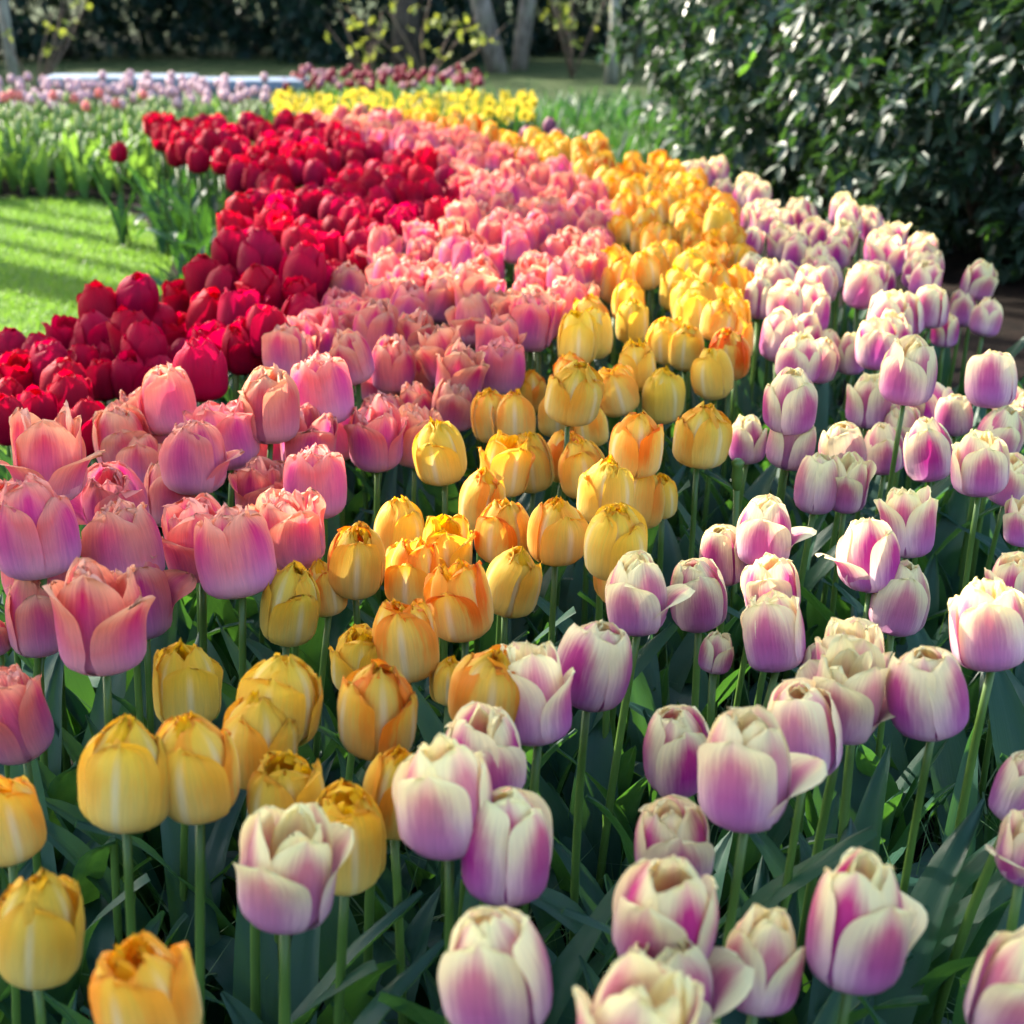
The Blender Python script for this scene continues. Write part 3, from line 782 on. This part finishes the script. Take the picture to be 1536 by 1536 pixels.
# ------------------------------------------------------------------ tulips read from the photograph: kind cx cy w h [options] [| label | short reference]
# options: s<deg> one petal thrown out in that direction, w<deg> wide open, t<deg> leaning to the side
HAND = '''
r 24 561 56 62
r 76 537 64 62 | bright sunlit crimson tulip next to the lawn, second from the photo's edge | the sunlit edge crimson tulip
r 93 568 66 76
r 117 591 64 72
r 140 640 62 92 | tall bright crimson tulip standing against the nearest salmon pink tulips | the tall bright crimson tulip
r 19 625 56 86 | dark shaded crimson tulip at the photo's edge below the sunlit ones | the dark edge crimson tulip
r 157 569 50 66
r 200 563 58 78 | single upright sunlit crimson tulip with lawn showing on both sides of it | the upright sunlit crimson tulip
r 305 552 78 92 | large dark crimson tulip with many ruffled petals, beside a patch of lawn | the large ruffled crimson tulip
r 218 520 66 84
r 270 505 54 68
r 369 520 62 82 | crimson tulip lit magenta along one side, touching the first mauve pink tulips | the magenta lit crimson tulip
r 108 700 40 72 | darkest crimson tulip, half hidden behind the open curling pink tulip | the half hidden crimson tulip
r 20 512 56 50
r 100 502 58 56
r 155 462 62 76
r 205 432 64 62 | dark crimson tulip topping the group that juts over the lawn | the crimson tulip topping the lawn group
r 150 500 62 74
r 205 494 66 70
r 263 447 48 54
r 305 467 62 72
r 330 470 50 66
r 356 466 64 72
r 400 487 66 66
r 356 516 56 62
r 308 405 56 50 | lone rounded crimson tulip jutting out furthest towards the lawn's curve | the lone rounded crimson tulip
r 385 380 66 74
r 345 368 58 66
r 395 420 66 64
r 450 402 66 74
r 455 350 50 60
r 498 372 50 60
r 455 470 64 70
r 40 548 56 62
r 128 545 58 66
r 60 612 58 70
r 240 560 56 72
r 130 520 56 62
r 180 528 56 62
r 270 540 58 70
r 245 482 58 66
r 315 518 60 70
r 175 470 56 62
r 335 425 60 64
r 12 590 50 60
r 60 528 54 58
r 178 226 26 28 | single dark red tulip standing apart among the pale green leaves | the stray red tulip
p 78 673 112 112 w200 | fully opened pink tulip with curling petals in front of the crimson ones | the opened curling pink tulip
p 259 593 84 90 | peach pink tulip with ragged lit edge, pressed against the crimson tulips | the ragged peach pink tulip
p 217 625 78 90
p 191 646 80 86
p 298 674 96 102 s-10 | pink tulip with a glowing red outer petal on its sunny side | the pink tulip with a red petal
p 349 632 88 80
p 406 590 92 82 | pale pink tulip with a white-lit streak down the middle | the white streaked pink tulip
p 490 575 88 90 | large pale coral tulip at the front of the shaded mauve pinks | the large pale coral tulip
p 389 671 76 98
p 464 649 82 86
p 515 650 58 90
p 176 740 94 114 s165 | lilac pink tulip with one petal tip bending outwards | the pink tulip with a bent tip
p 217 690 70 80
p 264 733 86 98
p 394 727 82 92
p 474 722 90 112 | coral tulip with jagged sunlit top, last before the yellow ones | the jagged coral tulip
p 66 780 122 132 | broad pale pink tulip with many petals at the photo's edge | the broad pale pink tulip
p 12 775 90 120
p 57 835 106 132
p 198 801 110 104
p 304 801 102 126
p 364 825 112 134 c | pink tulip shaped like an open cup, with three separate pointed petals | the open cup pink tulip
p 440 786 100 110 | round dusky rose tulip directly above the first pair of yellow ones | the round dusky rose tulip
p 220 890 94 152 s20 | tall pink tulip with a small curled petal sticking out near its top | the pink tulip with a curled petal
p 62 927 88 148 | closed mauve pink tulip touching the biggest open pink one | the closed mauve pink tulip
p 160 921 132 172 o | biggest open pink tulip with one broad rounded petal facing the camera | the biggest open pink tulip
p 0 960 40 80
p 40 1067 104 176 | deep rose tulip, lowest of the pink ones, cut by the photo's edge | the lowest deep rose tulip
p 566 652 78 108 | sunlit salmon tulip with a folded white-edged petal, beside the lit yellow one | the folded salmon tulip
p 622 655 66 100
p 580 612 54 62
p 630 605 54 66
p 676 603 66 82
p 686 554 72 82
p 750 544 70 86 | mauve pink tulip jutting into the yellow band, the last of its row | the jutting mauve tulip
p 622 554 62 70
p 564 558 62 66
p 600 520 60 70
p 520 505 62 70
p 455 530 66 70
y 668 673 76 106 | lone glowing golden tulip with frilled top, directly beside the salmon tulips | the lone glowing golden tulip
y 742 622 64 84
y 772 625 66 82
y 795 586 52 66
y 852 580 80 90
y 835 618 60 80
y 932 583 62 80 | smooth pale yellow tulip with a pink stripe, in the shaded yellow group | the pink striped yellow tulip
y 992 590 60 94
y 891 635 50 74
y 950 654 82 88
y 1045 652 80 102 | single shaded yellow tulip with ragged edge next to the first purple pair | the ragged single yellow tulip
y 752 698 72 98
y 801 693 64 98 | shaded orange tulip pressed against a yellower one | the shaded orange tulip
y 843 690 56 98
y 882 703 72 92
y 720 749 70 108 | sunlit yellow tulip with bright fringed tip and plain lower petals | the bright fringed yellow tulip
y 755 787 82 90
y 833 791 86 108 | evenly golden sunlit tulip on a clear bare stem, broad and rounded | the broad golden tulip
y 904 732 84 102 | pale smooth yellow tulip standing tall behind a glowing orange one | the tall pale yellow tulip
y 960 754 66 116 | glowing orange and yellow tulip with the brightest fringed crown | the glowing orange tulip
y 993 742 48 76
y 922 800 96 112
y 934 850 80 122
y 598 795 76 106
y 533 827 88 122 | yellow tulip with ruffled crown rising out of dark leaves beside the pinks | the ruffled yellow tulip
y 618 855 80 114
y 669 815 80 92
y 699 894 94 132 | yellow tulip with overlapping orange-edged petals crossing in a chevron | the chevron yellow tulip
y 758 867 84 112 | shaded deep orange tulip, most orange of its cluster | the deep orange tulip
y 613 957 98 132 | tilted yellow tulip flushed red-orange on its shoulder | the red flushed yellow tulip
y 566 1050 116 158 | large yellow tulip with gaping top, in front of the red flushed one | the gaping yellow tulip
y 722 1020 114 144
y 540 980 86 114
y 673 1015 56 80
y 430 905 88 142 | wide yellow tulip of smooth broad petals, paired with a narrow golden one | the wide smooth yellow tulip
y 493 903 60 134
y 283 1024 96 136 | pale peach yellow tulip with torn fringe, standing alone behind two closed ones | the pale torn yellow tulip
y 417 1040 116 146
y 190 1158 130 178 | plump closed yellow tulip with a white midrib and orange side | the plump closed yellow tulip
y 301 1136 126 178 | closed yellow tulip with orange mouth, touching the plump one | the orange mouthed yellow tulip
y 384 1103 114 156
y 20 1222 112 140 c
y 56 1380 126 194 | big yellow tulip with a torn orange petal edge, near the photo's corner | the torn corner yellow tulip
y 235 1482 156 200 c | nearest yellow tulip, opening to show its orange inside, cut by the bottom | the nearest yellow tulip
y 435 1190 118 150 | yellow tulip half hidden behind the tulip with spread white-edged petals | the half hidden yellow tulip
y 518 1262 114 196 | tall orange streaked tulip right behind the spread white-edged one | the tall orange streaked tulip
y 591 1190 102 184
u 427 1294 138 182 o | white and purple tulip with spread pointed petals in front of two yellow ones | the spread white purple tulip
u 674 1187 138 186 c | cream and purple tulip with upright petals overlapping a yellow neighbour | the upright cream purple tulip
u 727 1115 120 140
u 759 1266 132 178 | purple tulip whose cream petals cross in front, beneath the upright one | the crossed petal purple tulip
u 755 1446 156 192 | large cream egg-shaped tulip with a mauve panel, at the bottom centre | the large cream egg tulip
u 930 1540 176 200 o | cream topped tulip cut off by the bottom edge, only its rim showing | the cut off cream tulip
u 808 1035 110 156 | rounded mauve tulip with a cream shoulder, hiding part of another | the rounded mauve tulip
u 880 988 106 142 | mauve tulip with rose flame on its front petal, close behind the rounded one | the rose flamed tulip
u 1015 1114 98 150 | dark rose tulip with a tight crown of small cream petals | the tight crowned rose tulip
u 1118 1152 134 182 s-15 | lilac tulip with a pointed petal tip reaching out to the side | the lilac tulip with a reaching tip
u 1208 1085 112 154 | magenta tulip tucked between the reaching tip and the cream splayed flower | the tucked magenta tulip
u 1262 1032 112 150 w-20 | cream tulip splayed wide open, a big pale petal folding down | the splayed cream tulip
u 1282 990 104 126
u 1399 1023 116 136 | compact cupped purple tulip with many cream petals, on twin stems | the compact cupped purple tulip
u 1008 1240 112 114
u 992 1348 144 206 | largest purple flamed tulip with a long narrow magenta petal | the largest purple flamed tulip
u 1010 1420 142 110 s-5
u 1131 1437 118 162 | small round peach and rose tulip, low between two large ones | the small round rose tulip
u 1273 1383 142 226 s40 | tall cream tulip with two purple side petals and a pale flap | the tall flapped cream tulip
u 1512 1470 152 200 | cream and purple tulip cut by the bottom corner of the photo | the corner cream purple tulip
u 1516 1176 82 114 | small peach tulip at the photo's edge above the fallen-open one | the small peach edge tulip
u 1530 1262 86 90 w190 | drooping cream tulip with its petals fallen open, at the photo's edge | the fallen open cream tulip
u 957 888 96 126 s-15 | cream topped purple tulip with one petal rolled into a tube | the tulip with a rolled petal
u 1119 659 56 76 | small dark mauve tulip beside a larger twin, nearest the yellow band | the small dark mauve tulip
u 1180 657 72 90
u 1184 588 80 84
u 1266 669 68 82
u 1326 673 60 78
u 1220 725 64 98 | left half of the fused pair of magenta tulips standing clear on two stems | the fused magenta pair
u 1266 728 60 98 | other half of the fused pair of magenta tulips, away from the yellow band | the second fused tulip
u 1298 598 64 86
u 1338 595 44 66
u 1351 637 58 70
u 1395 674 72 98 | bluish lilac tulip with silvery light on its petals | the bluish lilac tulip
u 1468 693 80 98 | broad mauve tulip with a cream flap, next to the bluish one | the broad mauve tulip
u 1507 716 62 76 s-10
u 1432 622 52 66
u 1487 644 64 76
u 1503 617 60 72
u 1414 605 54 66
u 1375 604 44 60
u 1485 565 72 82 | separate pair-like purple tulip against the bare soil at the hedge's foot | the soil edge purple tulip
u 1355 541 84 78 | peach and rose tulip spreading wider than its neighbours, in back rows | the wide peach tulip
u 1277 530 44 64
u 1314 510 64 70
u 1194 532 64 72
u 1237 527 48 66
u 1048 886 82 116
u 1087 830 68 96
u 1143 796 86 106 s-5 | sunlit peach tulip glowing red at its heart, one petal curling outwards | the sunlit red-hearted tulip
u 1163 868 82 92
u 1165 945 92 126 | large purple tulip below the sunlit one, cream ragged petals on its side | the ragged sided purple tulip
u 1338 894 84 114 | peach lit tulip with a magenta panel, standing on its own | the magenta panelled tulip
u 1305 828 92 110 s190 | cream tulip with one lilac petal thrown sideways | the tulip with a thrown lilac petal
u 1360 783 78 108
u 1487 937 110 140 | big cream-shouldered purple tulip standing high near the photo's edge | the high edge purple tulip
u 1516 862 74 80
u 1532 787 52 88
u 1070 975 52 66 | small low purple bud hidden among the leaves | the small low purple bud
u 1216 988 40 60
u 1473 476 44 60 | last purple tulip of the back rows, egg-shaped, against dark soil | the last egg shaped tulip
u 1440 462 40 60
u 1460 414 48 50 | lone peach topped tulip standing highest before the rhododendrons | the lone peach topped tulip
u 1415 495 40 52
u 1394 460 52 68
p 540 166 26 24 | coral tulip poking above the far end of the pink band | the poking coral tulip
'''
KEY = {'r': 'red', 'p': 'pink', 'y': 'yellow', 'u': 'purple'}
PHRASE = {'red': 'crimson tulip', 'pink': 'salmon pink tulip', 'yellow': 'golden yellow tulip', 'purple': 'cream purple tulip'}
WID = {'red': .076, 'pink': .076, 'yellow': .066, 'purple': .065}
W0 = .0615
def place_hand(kind, cx, cy, w_, h_):
    ratio = min(max(h_ / w_, 1.26), 1.5)
    top = cy - h_ / 2
    yb = top + ratio * w_ * .97
    d = 2.0
    for _ in range(6):
        hb = head_height(d) - .036
        P, z = at_height(cx, yb, hb)
        d = P.y
    zw = FPX * WID[kind] / w_
    k = min(max(math.sqrt(zw / z), .90), 1.10)
    z2 = z * k
    D = ray(cx, yb)
    P = Vector((0, 0, CAM_Z)) + D * z2
    s = w_ * z2 / (FPX * W0)
    return P, s, s * ratio / 1.36

rows = []
for ln in HAND.strip().splitlines():
    a = [x.strip() for x in ln.split('|')]
    f = a[0].split()
    rows.append(dict(kind=KEY[f[0]], c=tuple(float(x) for x in f[1:5]), opt=f[5] if len(f) > 5 else '', label=a[1] if len(a) > 1 else None, ref=a[2] if len(a) > 2 else None))
marks = [r_ for r_ in rows if r_['ref']]
used = set()
def relation(dx, dy):
    an = math.degrees(math.atan2(dy, dx))
    return ('just to the right of', 'in front and to the right of', 'just in front of', 'in front and to the left of', 'just to the left of', 'behind and to the left of', 'just behind', 'behind and to the right of')[int(((an + 22.5) % 360) // 45)]
for r_ in rows:
    if r_['label']: continue
    x, y, w_, h_ = r_['c']
    for m_ in sorted(marks, key=lambda m: math.hypot(m['c'][0] - x, m['c'][1] - y)):
        lb = PHRASE[r_['kind']] + ' ' + relation(x - m_['c'][0], y - m_['c'][1]) + ' ' + m_['ref']
        if lb not in used and len(lb.replace('-', ' ').split()) <= 16:
            used.add(lb); r_['label'] = lb; break
tq = random.Random(77)
for i, r_ in enumerate(rows):
    k = r_['kind']; P, s, szz = place_hand(k, *r_['c'])
    rot = None
    o_ = r_['opt']
    near = r_['c'][2] >= 40
    if o_[:1] == 's': var = tq.choice(THROWN[k]); rot = R(float(o_[1:]))
    elif o_[:1] == 'w': var = WIDE[k][0]; rot = R(float(o_[1:])); szz = s * .95
    elif o_ == 'o': var = NEAR[k][STYLES[k].index('o')]
    elif o_ == 'c': var = NEAR[k][STYLES[k].index('c')]
    else: var = tq.choice(NEAR[k]) if near else tq.choice(FAR[k])
    build_tulip(k, P, s, szz, r_['label'], GROUPS[k], var, near, tq, rot, nleaf=3)

# ------------------------------------------------------------------ the packed rows further back, scattered on the ground inside each colour's stretch of the bed
ZONES = {
    'red': [(222, 194), (440, 186), (548, 220), (610, 240), (690, 292), (694, 330), (645, 360), (560, 402), (500, 452), (420, 470), (330, 330), (424, 300), (300, 242), (240, 215)],
    'pink': [(440, 184), (590, 178), (640, 204), (740, 225), (840, 266), (920, 303), (925, 375), (885, 430), (862, 480), (800, 540), (640, 560), (420, 560), (405, 500), (500, 452), (560, 402), (645, 360), (694, 330), (690, 292), (610, 240), (548, 214)],
    'yellow': [(590, 178), (680, 186), (810, 212), (930, 236), (1005, 254), (1050, 285), (1115, 335), (1132, 380), (1112, 440), (1130, 500), (1112, 560), (800, 560), (800, 540), (862, 480), (885, 430), (925, 375), (920, 303), (840, 266), (740, 225), (640, 198)],
    'purple': [(1005, 254), (1120, 272), (1180, 312), (1250, 296), (1335, 330), (1402, 372), (1400, 420), (1370, 470), (1340, 520), (1112, 560), (1130, 500), (1112, 440), (1132, 380), (1115, 335), (1050, 285)],
}
SPACE = {'red': .076, 'pink': .074, 'yellow': .074, 'purple': .088}
FARW = {'red': .070, 'pink': .069, 'yellow': .063, 'purple': .063}
ALLP = [p_ for v_ in PLACED.values() for p_ in v_]
def zone_label(kind, px, py):
    poly = ZONES[kind]
    xs = [p_[0] for p_ in poly]
    # how far along the band (far end .. near end) and which border it is closest to
    part = 'far end' if py < 235 else 'back half' if py < 300 else 'middle' if py < 385 else 'near half'
    def border(k2):
        best = 1e9
        for p_ in ALLFAR.get(k2, ()): best = min(best, math.hypot(p_[0] - px, (p_[1] - py) * 1.6))
        return best
    nb = {'red': [('pink', 'beside the pink band')], 'pink': [('red', 'beside the crimson band'), ('yellow', 'beside the yellow band')],
          'yellow': [('pink', 'beside the pink band'), ('purple', 'beside the purple tulips')], 'purple': [('yellow', 'beside the yellow band')]}[kind]
    lim = 22 + (py - 160) * .16
    side = None
    for k2, tx in nb:
        if border(k2) < lim: side = tx; break
    if side is None: side = {'red': 'towards the lawn', 'pink': 'in mid band', 'yellow': 'in mid band', 'purple': 'towards the rhododendrons'}[kind]
    band = {'red': 'crimson band', 'pink': 'salmon pink band', 'yellow': 'golden yellow band', 'purple': 'purple group'}[kind]
    adj = {'red': 'crimson', 'pink': 'pink', 'yellow': 'yellow', 'purple': 'purple'}[kind]
    return f'{adj} tulip packed at the {part} of the {band}, {side}', f'{adj} tulips, {part}, {side}'
cand = {k: [] for k in ZONES}
zq = random.Random(2024)
for k, poly in ZONES.items():
    pts = []
    for _ in range(26000):
        x, y = zq.uniform(-2.6, 1.6), zq.uniform(1.7, 8.2)
        h = head_height(y)
        px, py, z = project((x, y, h))
        if not inside((px, py), poly): continue
        sp = SPACE[k] * (1 + .03 * max(0, y - 3))
        if any((x - a) ** 2 + (y - b_) ** 2 < sp * sp for a, b_ in pts): continue
        if any((x - a) ** 2 + (y - b_) ** 2 < (sp * .86) ** 2 for a, b_ in ALLP): continue
        pts.append((x, y)); ALLP.append((x, y))
    cand[k] = pts
ALLFAR = {k: [project((x, y, head_height(y)))[:2] for x, y in v_] for k, v_ in cand.items()}
for k, pts in cand.items():
    print('far', k, len(pts), 'hand', len(PLACED[k]))
    for (x, y) in pts:
        px, py, z = project((x, y, head_height(y)))
        lb, gp = zone_label(k, px, py)
        s = zq.uniform(.88, 1.08) * FARW[k] / W0
        hb = Vector((x, y, head_height(y) - .036 + zq.gauss(0, .014)))
        build_tulip(k, hb, s, s * zq.uniform(.93, 1.1), lb, gp, zq.choice(FAR[k]), False, zq, nleaf=2 if z > 3.2 else 3)

# ------------------------------------------------------------------ shoots without flowers filling the bed between the stems
fq = random.Random(9)
def shoot(x, y, sc=1.0):
    t = tag(empty('leafy_shoot', (x, y, .008), fq.uniform(0, 6.283)), 'flowerless tulip shoot of broad blue-green leaves among the flower stems', 'plant', 'flowerless leafy shoots in the bed')
    for k in range(fq.choice((3, 4))):
        l = obj('leaf', fq.choice(LEAVES), t)
        l.rotation_euler = (0, 0, k * 1.9 + fq.uniform(-.3, .3))
        s = fq.uniform(.75, 1.15) * sc
        l.scale = (s, s * fq.uniform(1.0, 1.35), s)
spots = []
for _ in range(4000):
    x, y = fq.uniform(-.75, 1.25), fq.uniform(.45, 2.9)
    px, py, z = project((x, y, .2))
    if not (-120 < px < 1650 and 560 < py < 1750): continue
    if px > 1560 and py < 900: continue
    if any((x - a) ** 2 + (y - b_) ** 2 < .085 ** 2 for a, b_ in spots): continue
    spots.append((x, y))
spots = spots[:230]
for x, y in spots: shoot(x, y)
for _ in range(26):                                                  # the leafy edge of the bed along the lawn
    y = fq.uniform(4.6, 6.9)
    x = -.98 - .12 * max(0, y - 4.6) - .14 * max(0, y - 5.8) + abs(fq.gauss(0, .12))
    shoot(x, y, .8)

# a stem that has lost its flower
t = tag(empty('spent_tulip', (0, 0, 0)), 'bare green stem with a seed pod left after its petals fell, beside small mauve tulip', 'plant')
P, z = at_height(1106, 712, .42)
t.location = (P.x, P.y, 0)
obj('stem', mesh_data('stem', *tube([(0, 0, 0), (.004, 0, .2), (0, 0, .40)], [.005, .0045, .004], 8), M_STEM), t)
obj('seed_pod', mesh_data('seed_pod', *tube([(0, 0, .398), (0, 0, .404), (0, 0, .415), (0, 0, .43), (0, 0, .436), (0, 0, .441)], [.003, .006, .0075, .0065, .009, .004], 9), M_STEM), t)

# ------------------------------------------------------------------ the beds further off
def plain_petal(name, c0, c1, trans=.35):
    b = NB(name); u, v = b.uv(); r = b.rand()
    return b.finish(b.mix(b.math('MULTIPLY_ADD', v, .8, b.math('MULTIPLY', r, .2)), c0, c1), .5, .25, trans)
M_PALE = plain_petal('pale_pink_petal', (.62, .36, .42), (.72, .52, .54))
M_CORAL = plain_petal('coral_petal', (.80, .30, .24), (.85, .22, .20))
M_MAG = plain_petal('crimson_magenta_petal', (.24, .014, .03), (.34, .03, .05))
M_LILAC = plain_petal('mixed_pink_petal', (.40, .12, .18), (.50, .22, .26))
M_MAUVE = plain_petal('mauve_petal', (.22, .07, .14), (.34, .12, .18))
M_DAFF = plain_petal('daffodil_petal', (.62, .46, .035), (.72, .58, .06))

def far_flower(mat, seed):
    q = random.Random(seed); L = []
    for k in range(3): L.append(petal(k * 2.094 + q.uniform(-.1, .1), .030, .07, .033, 35, .9, .002, .003, q.uniform(0, 9), 5, 7, .003))
    for k in range(3): L.append(petal(1.05 + k * 2.094, .027, .072, .03, 35, 1.0, 0, .003, q.uniform(0, 9), 5, 7, .003))
    return petals_mesh('flower', L, mat, 5, 7)
def daffodil_flower(seed):
    """six spreading petals round a trumpet, facing +x"""
    q = random.Random(seed); V, F = [], []
    for k in range(6):
        a = k * 1.047 + q.uniform(-.1, .1)
        c, s = math.cos(a), math.sin(a); o = len(V); L = q.uniform(.036, .042)
        for (r_, w_, x_) in ((.005, .006, 0), (.016, .012, .004), (.028, .012, .003), (L, .002, -.003)):
            for u in (-1, 0, 1):
                V.append((x_ + .002 * abs(u), c * r_ - s * w_ * u, s * r_ + c * w_ * u))
        F += [tuple(f) for f in grid_faces(3, 4, o).tolist()]
    tv, tf = tube([(-.012, 0, 0), (.0, 0, 0), (.012, 0, 0), (.024, 0, 0), (.030, 0, 0)], [.004, .008, .009, .012, .017], 10, False)
    o = len(V); V += tv; F += [tuple(i + o for i in f) for f in tf]
    return mesh_data('flower', V, F, M_DAFF, [(.5, min(1, math.hypot(v[1], v[2]) / .04)) for v in V])
FARF = {m.name: [far_flower(m, i) for i in range(3)] for m in (M_PALE, M_CORAL, M_MAG, M_LILAC, M_MAUVE)}
DAFF = [daffodil_flower(i) for i in range(4)]
LEAVES_FAR = []
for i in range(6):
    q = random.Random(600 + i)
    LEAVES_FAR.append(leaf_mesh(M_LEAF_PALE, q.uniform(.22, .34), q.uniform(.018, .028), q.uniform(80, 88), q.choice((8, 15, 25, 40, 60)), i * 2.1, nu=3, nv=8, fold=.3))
LEAVES_NARROW = []
for i in range(5):
    q = random.Random(700 + i)
    LEAVES_NARROW.append(leaf_mesh(M_LEAF, q.uniform(.26, .36), .008, q.uniform(80, 88), q.choice((8, 15, 30, 60)), i * 1.1, nu=3, nv=8, fold=.2, wave=.002))
LEAVES_LOW = []
for i in range(5):
    q = random.Random(760 + i)
    LEAVES_LOW.append(leaf_mesh(M_LEAF, q.uniform(.13, .22), .011, q.uniform(66, 84), q.choice((20, 40, 70)), i * 1.7, nu=3, nv=8, fold=.2, wave=.002))
def far_plant(name, label, cat, group, x, y, h, fl, leaves, nl, q, s=1.0, face=None):
    t = tag(empty(name, (x, y, 0)), label, cat, group)
    sm = obj('stem', q.choice(STEMS), t); sm.scale = (1, 1, h)
    if fl:
        f = obj('flower', fl, t); f.location = (0, 0, h)
        f.rotation_euler = (q.gauss(0, .1), q.gauss(0, .1) + (.15 if face is not None else 0), q.uniform(0, 6.28) if face is None else face + q.gauss(0, .8))
        f.scale = (s, s, s)
    for k in range(nl):
        l = obj('leaf', q.choice(leaves), t); l.rotation_euler = (0, 0, k * 2.4 + q.uniform(0, 2)); z = q.uniform(.85, 1.2); l.scale = (z, z, z)
def dart(n, x0, x1, y0, y1, sp, ok, q):
    pts = []
    for _ in range(40 * n):
        x, y = q.uniform(x0, x1), q.uniform(y0, y1)
        if ok(x, y) and all((x - a) ** 2 + (y - b_) ** 2 > sp * sp for a, b_ in pts):
            pts.append((x, y))
            if len(pts) >= n: break
    return pts
bq = random.Random(31)
for x, y in dart(230, -1.6, .12, 8.3, 9.5, .076, lambda x, y: x > -1.18 - (y - 8.3) * .15, bq):
    far_plant('daffodil', 'yellow daffodil in the massed bed beyond the end of the tulips', 'daffodil', 'massed yellow daffodils', x, y, bq.uniform(.255, .315), bq.choice(DAFF), LEAVES_NARROW, 4, bq, .95, -1.57)
for x, y in dart(200, -4.2, -1.15, 8.5, 10.2, .10, lambda x, y: x < -1.22 - (y - 8.3) * .16, bq):
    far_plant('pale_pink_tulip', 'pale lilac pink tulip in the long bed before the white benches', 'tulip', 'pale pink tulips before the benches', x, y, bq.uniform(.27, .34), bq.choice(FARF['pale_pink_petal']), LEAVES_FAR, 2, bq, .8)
for x, y in dart(16, -3.2, -1.75, 7.6, 8.4, .12, lambda x, y: True, bq):
    far_plant('coral_tulip', 'coral pink tulip just opening among pale green buds behind the lawn', 'tulip', 'coral tulips behind the lawn', x, y, bq.uniform(.34, .40), bq.choice(FARF['coral_petal']), LEAVES_FAR, 3, bq, .68)
M_BUD = plain_petal('green_bud', (.16, .30, .08), (.42, .48, .16), .3)
BUDS = [petals_mesh('bud', [petal(k * 2.094, .016, .058, .02, 50, 1.0, 0, .0005, i + k, 5, 7) for k in range(3)], M_BUD, 5, 7) for i in range(3)]
for x, y in dart(210, -3.6, -1.35, 7.3, 8.6, .085, lambda x, y: y < 7.9 or x < -1.5, bq):
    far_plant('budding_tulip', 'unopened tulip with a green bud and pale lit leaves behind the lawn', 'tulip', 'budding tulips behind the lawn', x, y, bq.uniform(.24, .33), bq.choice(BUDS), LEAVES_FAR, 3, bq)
for x, y in dart(110, -1.55, -.2, 10.9, 12.2, .115, lambda x, y: True, bq):
    m_ = bq.choice(('crimson_magenta_petal', 'crimson_magenta_petal', 'mixed_pink_petal'))
    far_plant('far_tulip', ('dark crimson tulip' if m_[0] == 'c' else 'light pink tulip') + ' in the mixed bed beyond the daffodils', 'tulip', ('crimson' if m_[0] == 'c' else 'pink') + ' tulips of the mixed bed', x, y, bq.uniform(.19, .26), bq.choice(FARF[m_]), LEAVES_FAR, 2, bq, .85)
for x, y in dart(190, -.5, 1.25, 6.5, 11.5, .11, lambda x, y: (x < .35 + (y - 6.2) * .3 and x > (.0 if y > 8.3 else -.5)) and (y < 8.4 or y > 9.6 or x < .25), bq):
    far_plant('leafy_daffodil', 'clump of narrow green daffodil leaves without flowers beside the far lawn', 'plant', 'flowerless daffodil clumps', x, y, bq.uniform(.1, .18), None, LEAVES_LOW, 6, bq)
for x, y in dart(9, .05, .30, 5.6, 6.4, .07, lambda x, y: True, bq):
    far_plant('mauve_tulip', 'dull mauve tulip past the end of the yellow band by the grass', 'tulip', 'mauve tulips past the yellow band', x, y, bq.uniform(.36, .41), bq.choice(FARF['mauve_petal']), LEAVES, 2, bq, .9)
